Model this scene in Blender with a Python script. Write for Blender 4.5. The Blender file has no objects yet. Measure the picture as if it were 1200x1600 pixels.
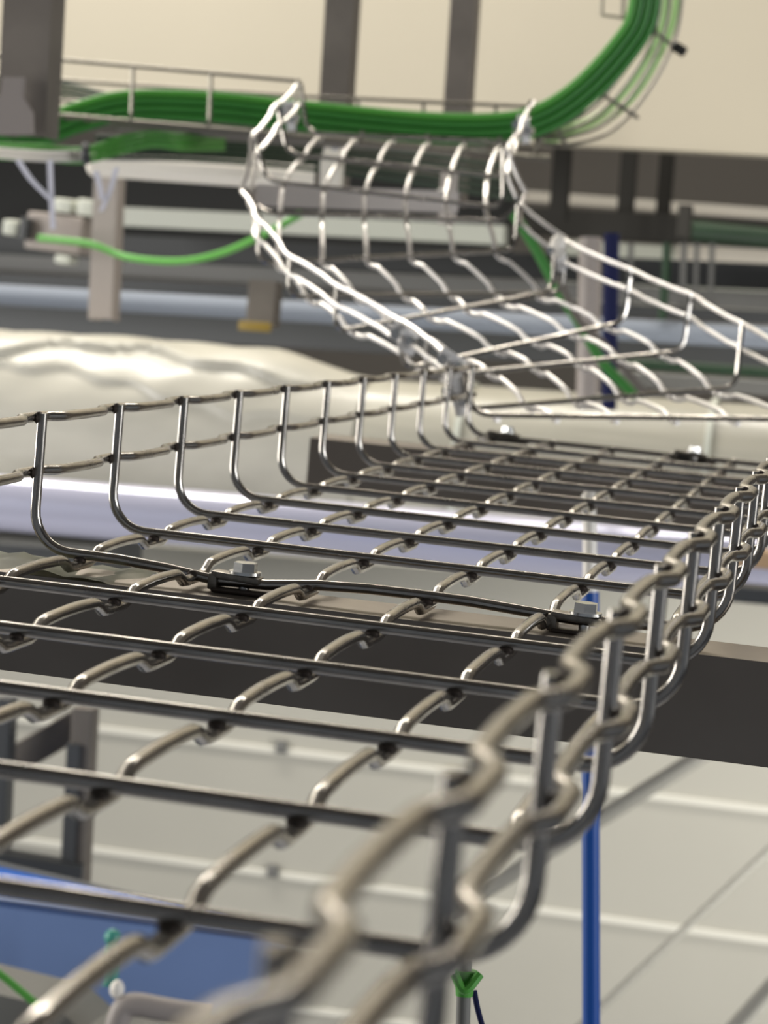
import bpy, bmesh, math, random
from mathutils import Vector, Matrix, Euler
random.seed(11)
S = bpy.context.scene
COL = S.collection

# ------------------------------------------------------------------ camera
F_PX = 3701.0
CAM = Vector((0.3307, -0.9430, 2.5))
PITCH, YAW, ROLL, ROLL_TRAY = 84.127, 12.616, -3.75, -5.12
R_W = Euler((math.radians(PITCH), math.radians(ROLL), math.radians(YAW)), 'XYZ').to_matrix()
R_T = Euler((math.radians(PITCH), math.radians(ROLL_TRAY), math.radians(YAW)), 'XYZ').to_matrix()
CAM_T = Vector((0.3307, -0.9430, 0.1332))
cd = bpy.data.cameras.new('camera')
cam = bpy.data.objects.new('camera', cd)
COL.objects.link(cam)
cam.matrix_world = Matrix.Translation(CAM) @ R_W.to_4x4()
cd.sensor_fit = 'VERTICAL'
cd.sensor_height = 36.0
cd.lens = F_PX / 1600.0 * 36.0
cd.clip_start = 0.02
cd.clip_end = 60
cd.dof.use_dof = True
cd.dof.focus_distance = 0.97
cd.dof.aperture_fstop = 20.0
cd.dof.aperture_blades = 0
S.camera = cam
# the tray is hung about a degree out of level: its own frame
TRAY = Matrix.Translation(CAM) @ R_W.to_4x4() @ R_T.to_4x4().inverted() @ Matrix.Translation(-CAM_T)


def ray(px, py):
    return R_W @ Vector(((px - 600) / F_PX, -(py - 800) / F_PX, -1.0))


def at(px, py, d):                      # point at depth d (metres along the view axis)
    return CAM + ray(px, py) * d


def aty(px, py, y):                     # point on the vertical plane Y = y
    r = ray(px, py)
    return CAM + r * ((y - CAM.y) / r.y)


def to_floor(a, b):                     # the line a-b carried on down to the floor
    return a + (b - a) * (a.z / (a.z - b.z))


def atz(px, py, z):
    r = ray(px, py)
    return CAM + r * ((z - CAM.z) / r.z)


# ------------------------------------------------------------------ materials
def mat(name, col, rough=0.5, metal=0.0, noise=0.0, scale=40.0, bump=0.0, stretch=None, coat=0.0, col2=None, rvar=0.0):
    m = bpy.data.materials.new(name)
    m.use_nodes = True
    nt = m.node_tree
    b = nt.nodes['Principled BSDF']
    b.inputs['Base Color'].default_value = (*col, 1)
    b.inputs['Roughness'].default_value = rough
    b.inputs['Metallic'].default_value = metal
    if coat:
        b.inputs['Coat Weight'].default_value = coat
        b.inputs['Coat Roughness'].default_value = 0.12
    if noise or bump or rvar or col2:
        tc = nt.nodes.new('ShaderNodeTexCoord')
        mp = nt.nodes.new('ShaderNodeMapping')
        nt.links.new(tc.outputs['Object'], mp.inputs['Vector'])
        if stretch:
            mp.inputs['Scale'].default_value = stretch
        nz = nt.nodes.new('ShaderNodeTexNoise')
        nz.inputs['Scale'].default_value = scale
        nz.inputs['Detail'].default_value = 4
        nt.links.new(mp.outputs['Vector'], nz.inputs['Vector'])
        if noise or col2:
            c2 = col2 or tuple(c * (1 - noise) for c in col)
            mx = nt.nodes.new('ShaderNodeMix')
            mx.data_type = 'RGBA'
            rp = nt.nodes.new('ShaderNodeMapRange')
            rp.inputs['From Min'].default_value = 0.35
            rp.inputs['From Max'].default_value = 0.68
            nt.links.new(nz.outputs['Fac'], rp.inputs['Value'])
            nt.links.new(rp.outputs['Result'], mx.inputs[0])
            mx.inputs[6].default_value = (*col, 1)
            mx.inputs[7].default_value = (*c2, 1)
            nt.links.new(mx.outputs[2], b.inputs['Base Color'])
        if rvar:
            rr = nt.nodes.new('ShaderNodeMapRange')
            rr.inputs['From Min'].default_value = 0.3
            rr.inputs['From Max'].default_value = 0.7
            rr.inputs['To Min'].default_value = max(0.03, rough - rvar)
            rr.inputs['To Max'].default_value = rough + rvar
            nt.links.new(nz.outputs['Fac'], rr.inputs['Value'])
            nt.links.new(rr.outputs['Result'], b.inputs['Roughness'])
        if bump:
            bp = nt.nodes.new('ShaderNodeBump')
            bp.inputs['Strength'].default_value = bump
            bp.inputs['Distance'].default_value = 0.002
            nt.links.new(nz.outputs['Fac'], bp.inputs['Height'])
            nt.links.new(bp.outputs['Normal'], b.inputs['Normal'])
    return m


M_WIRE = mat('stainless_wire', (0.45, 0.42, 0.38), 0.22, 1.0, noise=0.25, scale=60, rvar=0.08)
M_WIRE_LIT = mat('lit_stainless_wire', (0.84, 0.81, 0.78), 0.38, 1.0, noise=0.12, scale=60)  # same wire, paler: the light it catches is put into the colour
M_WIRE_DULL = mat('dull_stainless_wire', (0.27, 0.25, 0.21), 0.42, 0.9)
M_WELD = mat('weld_heat_tint', (0.07, 0.055, 0.045), 0.45, 0.7)
M_STRUT = mat('brown_grey_strut_steel', (0.28, 0.24, 0.20), 0.42, 0.9, noise=0.25, scale=9, rvar=0.08)
M_POST = mat('galvanised_post_steel', (0.17, 0.15, 0.13), 0.6, 0.4, noise=0.25, scale=14)
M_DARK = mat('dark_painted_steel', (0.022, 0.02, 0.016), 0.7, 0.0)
M_CLAMP = mat('clamp_steel', (0.28, 0.25, 0.21), 0.38, 1.0, noise=0.4, scale=200)
M_BOLT = mat('bright_bolt_zinc', (0.72, 0.71, 0.68), 0.22, 1.0)
M_GREEN = mat('green_cable_jacket', (0.035, 0.19, 0.028), 0.45)
M_GREEN_D = mat('dark_green_cable_jacket', (0.010, 0.035, 0.014), 0.5)
M_GREEN_B = mat('bright_green_cable_jacket', (0.09, 0.36, 0.05), 0.45)
M_LIME = mat('pale_lime_cable_jacket', (0.38, 0.62, 0.22), 0.45)
M_DUCT = mat('cream_plastic_duct', (0.50, 0.48, 0.40), 0.34, 0.0, noise=0.3, scale=6, stretch=(0.35, 4, 4), coat=0.4)
M_FILM = mat('cream_plastic_film', (0.50, 0.48, 0.41), 0.42, 0.0, noise=0.12, scale=9, stretch=(1, 3, 3), bump=0.3, coat=0.15)
M_LAV = mat('lavender_grey_pipe_metal', (0.58, 0.58, 0.72), 0.22, 0.35)
M_WALL_C = mat('cream_wall_paint', (0.46, 0.42, 0.335), 0.7, noise=0.05, scale=1.2)
M_WALL_G = mat('grey_wall_panel', (0.40, 0.39, 0.345), 0.5, noise=0.08, scale=1.5)
M_SEAM = mat('pale_panel_joint', (0.62, 0.61, 0.55), 0.5)
M_WALL_B = mat('dim_grey_wall', (0.27, 0.245, 0.215), 0.7, noise=0.06, scale=2)
M_WALL_D = mat('added_dark_wall_paint', (0.05, 0.042, 0.035), 0.6, noise=0.1, scale=2)
M_CEIL = mat('dim_ceiling_board', (0.13, 0.12, 0.11), 0.7, noise=0.05, scale=2)
M_FLOOR = mat('grey_floor_coating', (0.32, 0.33, 0.36), 0.45, noise=0.1, scale=2)
M_WHITE = mat('white_enamel', (0.88, 0.83, 0.74), 0.4)
M_PALE = mat('pale_grey_green_enamel', (0.58, 0.60, 0.53), 0.45)
M_BG = mat('blue_grey_pipe_paint', (0.20, 0.225, 0.27), 0.8)
M_PINK = mat('pale_pinkish_strut_steel', (0.46, 0.415, 0.375), 0.5, 0.2)
M_ZINC = mat('highlight_zinc_plate', (0.78, 0.76, 0.74), 0.4, 0.35)  # white highlights of the couplings put into the base colour
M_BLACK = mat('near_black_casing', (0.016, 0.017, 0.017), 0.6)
M_MID = mat('mid_grey_steel', (0.16, 0.16, 0.155), 0.5, 0.3)
M_CHAR = mat('charcoal_steel', (0.06, 0.063, 0.066), 0.5, 0.3)
M_BOX = mat('warm_grey_enclosure', (0.33, 0.29, 0.265), 0.5)
M_BLUE = mat('blue_plastic', (0.004, 0.07, 0.33), 0.4)
M_NAVY = mat('navy_blue_paint', (0.006, 0.009, 0.055), 0.95)
M_TARP = mat('blue_painted_sheet', (0.21, 0.31, 0.58), 0.5, noise=0.15, scale=5)
M_TARP_TOP = mat('bright_blue_sheet_edge', (0.008, 0.11, 0.50), 0.95)
M_TIE = mat('translucent_white_tie', (0.62, 0.62, 0.70), 0.4)
M_ORANGE = mat('orange_tag_plastic', (0.62, 0.17, 0.02), 0.5)
M_TEAL = mat('teal_plastic', (0.06, 0.30, 0.24), 0.3)
M_YELLOW = mat('dull_yellow_paint', (0.30, 0.20, 0.03), 0.5)
M_SHEEN = mat('greenish_protective_film', (0.46, 0.47, 0.34), 0.3, 0.0, noise=0.35, scale=25, coat=0.4)
M_TAN = mat('tan_board', (0.46, 0.31, 0.18), 0.6)
M_ROD = mat('dull_grey_steel_and_shadow_rod', (0.19, 0.185, 0.165), 0.6)  # also colours the rods that stand in for shadow lines


# ------------------------------------------------------------------ mesh helpers
def link_mesh(name, bm, mats, parent=None, mw=None, smooth=True):
    me = bpy.data.meshes.new(name)
    bmesh.ops.recalc_face_normals(bm, faces=bm.faces)
    bm.to_mesh(me)
    bm.free()
    if not isinstance(mats, (list, tuple)):
        mats = [mats]
    for m in mats:
        me.materials.append(m)
    if smooth:
        for p in me.polygons:
            p.use_smooth = True
        me.set_sharp_from_angle(angle=math.radians(38))
    o = bpy.data.objects.new(name, me)
    COL.objects.link(o)
    if parent is not None:
        o.parent = parent
    elif mw is not None:
        o.matrix_world = mw
    return o


def tag(o, label=None, cat=None, group=None, kind=None):
    if label: o['label'] = label
    if cat: o['category'] = cat
    if group: o['group'] = group
    if kind: o['kind'] = kind
    return o


def empty(name, label, cat, loc=(0, 0, 0), group=None, mw=None):
    o = bpy.data.objects.new(name, None)
    COL.objects.link(o)
    o.empty_display_size = 0.02
    if mw is not None:
        o.matrix_world = mw
    else:
        o.location = loc
    return tag(o, label, cat, group)


def local(parent, pts):
    inv = parent.matrix_world.inverted() if parent.matrix_world != Matrix.Identity(4) else Matrix.Translation(-parent.location)
    return [inv @ Vector(p) for p in pts]


def tube(bm, pts, r, seg=8, mi=0, caps=True, round_end=False):
    pts = [Vector(p) for p in pts]
    # drop duplicates
    q = [pts[0]]
    for p in pts[1:]:
        if (p - q[-1]).length > 1e-6:
            q.append(p)
    pts = q
    n = len(pts)
    rs = r if isinstance(r, (list, tuple)) else [r] * n
    tan = []
    for i in range(n):
        a = pts[max(i - 1, 0)]
        b = pts[min(i + 1, n - 1)]
        tan.append((b - a).normalized())
    t0 = tan[0]
    ref = Vector((0, 0, 1)) if abs(t0.z) < 0.9 else Vector((1, 0, 0))
    u = (ref - t0 * ref.dot(t0)).normalized()
    rings = []
    for i in range(n):
        t = tan[i]
        u = (u - t * u.dot(t))
        u.normalize()
        v = t.cross(u)
        ring = [bm.verts.new(pts[i] + (u * math.cos(2 * math.pi * k / seg) + v * math.sin(2 * math.pi * k / seg)) * rs[i]) for k in range(seg)]
        rings.append(ring)
    for a, b in zip(rings, rings[1:]):
        for k in range(seg):
            f = bm.faces.new((a[k], a[(k + 1) % seg], b[(k + 1) % seg], b[k]))
            f.material_index = mi
    if caps:
        for ring in (rings[0], rings[-1]):
            f = bm.faces.new(ring)
            f.material_index = mi


def ball(bm, c, r, mi=0, sc=(1, 1, 1), u=8, v=6):
    mm = Matrix.Translation(Vector(c)) @ Matrix.Diagonal((sc[0] * r, sc[1] * r, sc[2] * r, 1))
    g = bmesh.ops.create_uvsphere(bm, u_segments=u, v_segments=v, radius=1, matrix=mm)
    for f in {f for vv in g['verts'] for f in vv.link_faces}:
        f.material_index = mi


def box(bm, c, size, rot=None, bev=0.0, mi=0):
    mm = Matrix.Translation(Vector(c))
    if rot is not None:
        mm = mm @ (rot.to_4x4() if isinstance(rot, Matrix) else Euler(rot).to_matrix().to_4x4())
    mm = mm @ Matrix.Diagonal((*size, 1))
    g = bmesh.ops.create_cube(bm, size=1, matrix=mm)
    fs = {f for v in g['verts'] for f in v.link_faces}
    for f in fs:
        f.material_index = mi
    if bev:
        es = {e for v in g['verts'] for e in v.link_edges}
        r = bmesh.ops.bevel(bm, geom=list(es), offset=bev, segments=2, affect='EDGES', profile=0.6)
        for f in r['faces']:
            f.material_index = mi


def frame_of(p, q, up=(0, 0, 1)):
    z = (Vector(q) - Vector(p)).normalized()
    up = Vector(up)
    y = (up - z * up.dot(z)).normalized()
    x = y.cross(z)
    return Matrix((x, y, z)).transposed()


def extrude(bm, prof, p, q, up=(0, 0, 1), mi=0, cap=True):
    """closed 2D profile (x to the side, y up) swept from p to q"""
    fr = frame_of(p, q, up)
    p, q = Vector(p), Vector(q)
    a = [bm.verts.new(p + fr @ Vector((x, y, 0))) for x, y in prof]
    b = [bm.verts.new(q + fr @ Vector((x, y, 0))) for x, y in prof]
    n = len(prof)
    for i in range(n):
        f = bm.faces.new((a[i], a[(i + 1) % n], b[(i + 1) % n], b[i]))
        f.material_index = mi
    if cap:
        for l in (a, b):
            f = bm.faces.new(l)
            f.material_index = mi


def channel(w, h, t=0.0025, lip=0.009):
    """strut channel, open side down"""
    x, y = w / 2, h / 2
    return [(-x, -y), (-x, y), (x, y), (x, -y), (x - lip, -y), (x - lip, -y + t), (x - t, -y + t), (x - t, y - t),
            (-x + t, y - t), (-x + t, -y + t), (-x + lip, -y + t), (-x + lip, -y)]


def rect(w, h, c=0.002):
    x, y = w / 2, h / 2
    return [(-x + c, -y), (x - c, -y), (x, -y + c), (x, y - c), (x - c, y), (-x + c, y), (-x, y - c), (-x, -y + c)]


def smooth_path(pts, n=8):
    """Catmull-Rom through the points"""
    P = [Vector(p) for p in pts]
    P = [2 * P[0] - P[1]] + P + [2 * P[-1] - P[-2]]
    out = []
    for i in range(1, len(P) - 2):
        a, b, c, d = P[i - 1:i + 3]
        for k in range(n):
            t = k / n
            out.append(0.5 * ((2 * b) + (c - a) * t + (2 * a - 5 * b + 4 * c - d) * t * t + (3 * b - a - 3 * c + d) * t ** 3))
    out.append(P[-2])
    return out


# ------------------------------------------------------------------ the near wire-mesh tray (its own frame, metres)
MM = 0.001
RW = 2.25 * MM
XL, XR, ZT, ZM = -21.6 * MM, 271.6 * MM, 57.8 * MM, 34.5 * MM
LX = [i * 50 * MM for i in range(6)]
J0, J1 = -8, 10


def kink(d):
    """0 in the pressed-down seat at a crossing, 1 on the raised span; d = distance from the crossing (m)"""
    d = abs(d) / MM
    a = min(max((d - 12.0) / 11.0, 0.0), 1.0)
    a = a * a * (3 - 2 * a)
    return 0.55 * a + 0.45 * math.sin(math.pi * min(d, 50) / 100) ** 1.0 * a


tray = empty('cable_tray', 'near straight stainless wire mesh cable tray running away across the two struts', 'cable tray', mw=TRAY)
rc = 17 * MM
for j in range(J0, J1 + 1):
    bm = bmesh.new()
    y = j * 100 * MM
    zc = 2.25 * MM
    pts = [(XL, y, ZT + 2 * MM), (XL, y, ZM), (XL, y, zc + rc)]
    for k in range(1, 8):
        a = math.pi / 2 * k / 8
        pts.append((XL + rc - rc * math.cos(a), y, zc + rc - rc * math.sin(a)))
    sag = -4.4 * MM if j == 0 else 0
    xs = [XL + rc + (XR - XL - 2 * rc) * k / 12 for k in range(13)]
    for x in xs:
        s = 0.0
        if sag:      # this wire is pulled down where the two hold-down clamps bite
            s = sag * (math.exp(-((x - 0.068) / 0.03) ** 2) + 0.6 * math.exp(-((x - 0.212) / 0.03) ** 2))
        pts.append((x, y, zc + s))
    for k in range(1, 8):
        a = math.pi / 2 * k / 8
        pts.append((XR - rc + rc * math.sin(a), y, zc + rc - rc * math.cos(a)))
    pts += [(XR, y, zc + rc), (XR, y, ZM), (XR, y, ZT + 2 * MM)]
    tube(bm, pts, RW, 10)
    for x in LX:
        ball(bm, (x, y - 0.6 * MM, -0.4 * MM), 2.6 * MM, 1, (1.1, 1.0, 0.75))
    for x, sg in ((XL, -1), (XR, 1)):
        for z in (ZM, ZT):
            ball(bm, (x + sg * 1.6 * MM, y, z), 2.7 * MM, 1, (0.8, 1.0, 1.05))
    link_mesh('cross_wire', bm, [M_WIRE, M_WELD], tray)

STEP = 5 * MM
Y0, Y1 = J0 * 0.1 - 0.06, J1 * 0.1 + 0.022


def run_y():
    n = int((Y1 - Y0) / STEP)
    return [Y0 + (Y1 - Y0) * k / n for k in range(n + 1)]


def off(y):
    jn = round(y / 0.1)
    return kink(y - jn * 0.1)


for x in LX:
    bm = bmesh.new()
    tube(bm, [(x, y, -2.25 * MM + 5.0 * MM * off(y)) for y in run_y()], RW, 10)
    link_mesh('floor_wire', bm, M_WIRE, tray)
for x, sg in ((XL, -1), (XR, 1)):
    for z in (ZM, ZT):
        bm = bmesh.new()
        tube(bm, [(x + sg * (4.3 * MM - 5.4 * MM * off(y)), y, z) for y in run_y()], RW, 10)
        link_mesh('side_wire', bm, M_WIRE, tray)

# ------------------------------------------------------------------ the climbing, twisted tray beyond (given by its bent cross wires)
# per cross wire: left top, left corner, depth left | right corner, right top, depth right
T2 = [
    ((722, 578), (738, 648), 1.985, (1290, 656), (1292, 572), 1.94),
    ((705, 556), (716, 640), 2.00, (1150, 606), (1160, 507), 2.12),
    ((668, 522), (664, 590), 2.06, (1068, 549), (1079, 460), 2.21),
    ((622, 493), (630, 577), 2.12, (976, 503), (985, 422), 2.29),
    ((527, 440), (523, 518), 2.19, (864, 455), (868, 370), 2.38),
    ((454, 395), (450, 464), 2.26, (880, 457), (881, 372), 2.41),
    ((406, 337), (403, 412), 2.34, (805, 391), (810, 320), 2.44),
    ((384, 298), (408, 333), 2.42, (792, 345), (816, 300), 2.46),
    ((400, 212), (414, 282), 2.46, (786, 325), (787, 232), 2.47),
    ((434, 166), (448, 240), 2.52, (786, 276), (806, 204), 2.53),
    ((470, 131), (480, 208), 2.60, (806, 223), (830, 157), 2.62),
]
climb = empty('cable_tray', 'bright twisted wire mesh cable tray climbing from the near tray to the green cables', 'cable tray', loc=at(630, 460, 2.2))
NODES = []
for (lt, lc, dl, rcn, rt, dr) in T2:
    NODES.append([at(*lt, dl), at(*lc, dl), at(*rcn, dr), at(*rt, dr)])


def lerp(a, b, t):
    return a + (b - a) * t


def u_path(LT, LC, RC, RT, r=0.016):
    pts = [LT, lerp(LT, LC, 0.4)]
    for (A, B, C) in ((LT, LC, RC), (LC, RC, RT)):
        p0 = B + (A - B).normalized() * r
        p2 = B + (C - B).normalized() * r
        for k in range(7):
            t = k / 6
            pts.append(p0 * (1 - t) ** 2 + B * 2 * t * (1 - t) + p2 * t * t)
    pts += [lerp(RC, RT, 0.6), RT]
    return pts


RB = 2.3 * MM
for nd in NODES:
    bm = bmesh.new()
    tube(bm, local(climb, u_path(*nd)), RB, 8)
    link_mesh('cross_wire', bm, M_WIRE, climb)


def strand(getp, getn, i0, i1, amp=6.0):
    """wire running over the outside of cross wires i0..i1"""
    pts = []
    for i in range(i0, i1):
        a, b = getp(i), getp(i + 1)
        na, nb = getn(i), getn(i + 1)
        for k in range(12):
            t = k / 12
            d = min(t, 1 - t) * 0.1
            n = lerp(na, nb, t)
            pts.append(lerp(a, b, t) + n * (-4.4 * MM + amp * MM * kink(d) * min(1.0, (b - a).length / 0.09)))
    e = i1
    pts.append(getp(e) + getn(e) * (-4.4 * MM))
    return pts


def nrm_in(i):            # floor normal, towards the inside of the tray
    LT, LC, RC, RT = NODES[i]
    return ((LT - LC).normalized() + (RT - RC).normalized()).normalized()


def side_in(i, s):
    LT, LC, RC, RT = NODES[i]
    v = (RC - LC).normalized()
    return v if s < 0 else -v


N2 = len(NODES) - 1
for k in range(6):
    fr = (21.6 + 50 * k) / 293.2
    bm = bmesh.new()
    tube(bm, local(climb, strand(lambda i: lerp(NODES[i][1], NODES[i][2], fr), nrm_in, 0, N2)), RB, 8)
    link_mesh('floor_wire', bm, M_WIRE_LIT, climb)
for s in (-1, 1):
    for h in (0.58, 0.97):
        bm = bmesh.new()
        gp = (lambda i: lerp(NODES[i][1], NODES[i][0], h)) if s < 0 else (lambda i: lerp(NODES[i][2], NODES[i][3], h))
        i0 = 1 if s < 0 else 0
        tube(bm, local(climb, strand(gp, lambda i: side_in(i, s), i0, N2, 2.6)), RB, 8)
        link_mesh('side_wire', bm, M_WIRE_LIT, climb)


# joint pieces between the trays
def splice(name, label, px, py, d, n=2, tilt=0.3, bright=True):
    t = empty(name, label, 'coupling', loc=at(px, py, d))
    bm = bmesh.new()
    box(bm, (0, 0, 0), (0.024, 0.006, 0.012), (0, tilt, 0.2), 0.0015)
    box(bm, (0.004, -0.006, -0.012), (0.016, 0.004, 0.009), (0, tilt, 0.2), 0.001)
    link_mesh('plate', bm, M_ZINC if bright else M_CLAMP, t)
    for k in range(n):
        bm = bmesh.new()
        bmesh.ops.create_cone(bm, cap_ends=True, segments=6, radius1=0.006, radius2=0.0055, depth=0.008,
                              matrix=Matrix.Translation((-0.006 + 0.014 * k, -0.008, -0.006 * k)) @ Euler((math.pi / 2, 0, 0)).to_matrix().to_4x4())
        bmesh.ops.create_cone(bm, cap_ends=True, segments=12, radius1=0.003, radius2=0.003, depth=0.022,
                              matrix=Matrix.Translation((-0.006 + 0.014 * k, -0.008, -0.006 * k)) @ Euler((math.pi / 2, 0, 0)).to_matrix().to_4x4())
        link_mesh('bolt', bm, M_BOLT, t)
    return t


splice('tray_coupling', 'bright coupling plate at the far left corner where the climbing tray starts', 706, 562, 2.0, tilt=0.5)
splice('tray_coupling', 'coupling with two bolts low between near tray and climbing tray side wires', 714, 612, 1.99, tilt=1.3)
splice('tray_coupling', 'shining coupling on the right side of the climbing tray at its bend', 874, 392, 2.38, n=1, tilt=1.5)
cap = bpy.data.objects['tray_coupling.002']
bm = bmesh.new()
ball(bm, (0, -0.012, 0.004), 0.011, 0, (0.8, 0.6, 1.1), 16, 12)
link_mesh('glint_cap', bm, M_WHITE, cap)  # white ball drawn for the bright glint on the coupling bolt
splice('tray_coupling', 'small coupling on the left side of the climbing tray near its bend', 632, 522, 2.1, tilt=0.5)
splice('tray_coupling', 'coupling where the climbing tray meets the near rail of the green cable run', 452, 176, 2.6, tilt=1.4)
splice('tray_coupling', 'coupling where the climbing tray meets the green cables before the upward bend', 818, 196, 2.6, n=2, tilt=1.4)

# ------------------------------------------------------------------ hold-down clamps on the tray wire
def clamp(mw, label, size=1.0):
    t = empty('hold_down_clamp', label, 'clamp', mw=mw, group='hold-down clamps')
    bm = bmesh.new()
    box(bm, (0, 0, 0.0045), (0.026 * size, 0.011 * size, 0.003), (0, 0.06, 0.0), 0.001)
    box(bm, (-0.012 * size, 0, 0.002), (0.004, 0.011 * size, 0.007), None, 0.001)
    link_mesh('plate', bm, M_CLAMP, t)
    bm = bmesh.new()
    box(bm, (0.004, 0.002, -0.0012), (0.034 * size, 0.02 * size, 0.002), None, 0.001)
    link_mesh('base_plate', bm, M_WELD, t)
    bm = bmesh.new()
    bmesh.ops.create_cone(bm, cap_ends=True, segments=16, radius1=0.0068, radius2=0.0068, depth=0.0012, matrix=Matrix.Translation((0.003, 0.001, 0.0066)))
    bmesh.ops.create_cone(bm, cap_ends=True, segments=6, radius1=0.0052, radius2=0.0050, depth=0.0038, matrix=Matrix.Translation((0.003, 0.001, 0.0090)))
    bmesh.ops.create_cone(bm, cap_ends=True, segments=12, radius1=0.0024, radius2=0.0024, depth=0.012, matrix=Matrix.Translation((0.003, 0.001, 0.0035)))
    link_mesh('bolt', bm, M_BOLT, t)
    return t


clamp(TRAY @ Matrix.Translation((0.069, 0.0, -0.004)), 'bolted hold-down clamp on the near strut, towards the left of the tray', 0.8)
clamp(TRAY @ Matrix.Translation((0.212, 0.0, -0.004)), 'bolted hold-down clamp on the near strut beside the right tray side', 0.8)
clamp(TRAY @ Matrix.Translation((0.010, 1.0, 0.001)), 'small bolted clamp at the far left end of the near tray')
clamp(TRAY @ Matrix.Translation((0.166, 0.995, 0.001)), 'small bolted clamp at the middle of the far end of the near tray')

# ------------------------------------------------------------------ struts under the trays
def bar(name, label, cat, p, q, prof, m, up=(0, 0, 1), group=None, part=None):
    bm = bmesh.new()
    c = Vector(p)
    extrude(bm, prof, Vector(p) - c, Vector(q) - c, up)
    o = link_mesh(name, bm, m, mw=Matrix.Translation(c))
    return tag(o, label, cat, group)


def in_tray(x, y, z):
    return TRAY @ Vector((x, y, z))


zb = -4.6 * MM - 0.0205 - 0.0015
bar('support_strut', 'brown-grey steel strut crossing under the near tray below the bolted clamps', 'strut',
    in_tray(-0.75, 0.003, zb - 0.003), in_tray(1.1, 0.003, zb + 0.003), channel(0.041, 0.0413), M_STRUT, TRAY.to_3x3() @ Vector((0, 0, 1)), 'support struts')
bar('support_strut', 'brown-grey steel strut under the far end of the near tray, its end cut square', 'strut',
    in_tray(-0.135, 0.95, zb - 0.002), in_tray(0.95, 0.95, zb), channel(0.06, 0.041), M_STRUT, TRAY.to_3x3() @ Vector((0, 0, 1)), 'support struts')
bar('support_strut', 'pale brown steel strut behind the steep top of the climbing tray', 'strut',
    at(398, 305, 2.66), at(712, 316, 2.70), channel(0.03, 0.024), M_PINK, group='support struts')
bar('support_strut', 'pinkish grey strut under the left run of green cables', 'strut',
    at(185, 188, 2.86), at(760, 228, 2.86), channel(0.03, 0.022), M_BOX, group='support struts')

# greenish film lying on the near strut
bm = bmesh.new()
nx, ny = 26, 5
gv = [[None] * (ny + 1) for _ in range(nx + 1)]
for i in range(nx + 1):
    for k in range(ny + 1):
        x = -0.20 + 0.225 * i / nx
        y = -0.0175 + 0.075 * k / ny
        z = -4.6 * MM + 0.0015 * math.sin(i * 0.9 + k) - (0.004 if k > 3 else 0) + 0.0012 * math.sin(i * 2.1)
        gv[i][k] = bm.verts.new((x, y, z - 0.0012))
for i in range(nx):
    for k in range(ny):
        bm.faces.new((gv[i][k], gv[i + 1][k], gv[i + 1][k + 1], gv[i][k + 1]))
bmesh.ops.solidify(bm, geom=bm.faces[:], thickness=0.0008)
tag(link_mesh('protective_film', bm, M_SHEEN, mw=TRAY), 'crinkled greenish protective film lying on the near strut at the left edge', 'film')

# ------------------------------------------------------------------ posts hanging from above
CEIL = 4.9


def post(name, label, px, y0px, px2, y1px, d, w, m, top=True, group='hanging posts', dp=0.041):
    """vertical strut from a visible lower end up to the ceiling"""
    lo = at(px2, y1px, d)
    up = at(px, y0px, d)
    dirv = (up - lo)
    dirv = Vector((0, 0, 1)) if top else dirv.normalized()
    hi = lo + dirv * ((CEIL - lo.z) / dirv.z) if top else up
    bm = bmesh.new()
    extrude(bm, channel(w, dp), Vector((0, 0, 0)), hi - lo, (0, -1, 0))
    o = link_mesh(name, bm, m, mw=Matrix.Translation(lo))
    return tag(o, label, 'post', group)


def group_post(root, *a):
    pass


# left front post with its foot bracket
lp = empty('hanging_post', 'wide grey steel post at the top left corner hanging in front of the cables', 'post', loc=at(43, 215, 2.5), group='hanging posts')
bm = bmesh.new()
extrude(bm, channel(0.054, 0.041), (0, 0, 0), (0, 0, CEIL - lp.location.z), (0, -1, 0))
link_mesh('post_channel', bm, M_POST, lp)
bm = bmesh.new()
fr_pts = local(lp, [at(-14, 212, 2.465), at(54, 210, 2.465), at(53, 176, 2.465), at(38, 152, 2.465), at(40, 122, 2.465), at(8, 122, 2.465), at(4, 150, 2.465), at(-14, 172, 2.465)])
vs = [bm.verts.new(p) for p in fr_pts]
f = bm.faces.new(vs)
ex = bmesh.ops.extrude_face_region(bm, geom=[f])
bmesh.ops.translate(bm, verts=[g for g in ex['geom'] if isinstance(g, bmesh.types.BMVert)], vec=(0.002, -0.012, 0))
link_mesh('foot_bracket', bm, M_BOX, lp, smooth=False)

post('hanging_post', 'grey steel post left of the middle top, behind the green cables', 530, 0, 518, 292, 3.25, 0.040, M_POST)
mp_ = post('hanging_post', 'grey steel post right of the middle top, behind the green cables', 724, 0, 706, 322, 3.55, 0.038, M_POST)
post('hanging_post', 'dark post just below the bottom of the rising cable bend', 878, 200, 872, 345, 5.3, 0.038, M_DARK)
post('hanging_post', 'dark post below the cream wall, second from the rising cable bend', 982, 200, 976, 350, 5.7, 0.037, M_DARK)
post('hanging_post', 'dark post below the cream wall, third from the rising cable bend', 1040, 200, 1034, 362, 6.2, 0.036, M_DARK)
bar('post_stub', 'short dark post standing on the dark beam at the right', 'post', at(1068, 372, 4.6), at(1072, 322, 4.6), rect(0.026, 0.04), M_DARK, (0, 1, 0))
bar('rear_post', 'grey post behind the left cables, crossing the blue-grey pipe', 'post', at(162, 500, 4.0), at(172, 268, 4.0), channel(0.042, 0.04), M_BOX, (0, -1, 0))
bar('rear_post', 'short brown-grey post behind the blue-grey pipe under the climbing tray', 'post', at(410, 510, 3.9), at(416, 440, 3.9), rect(0.048, 0.04), M_POST, (0, 1, 0))

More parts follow.
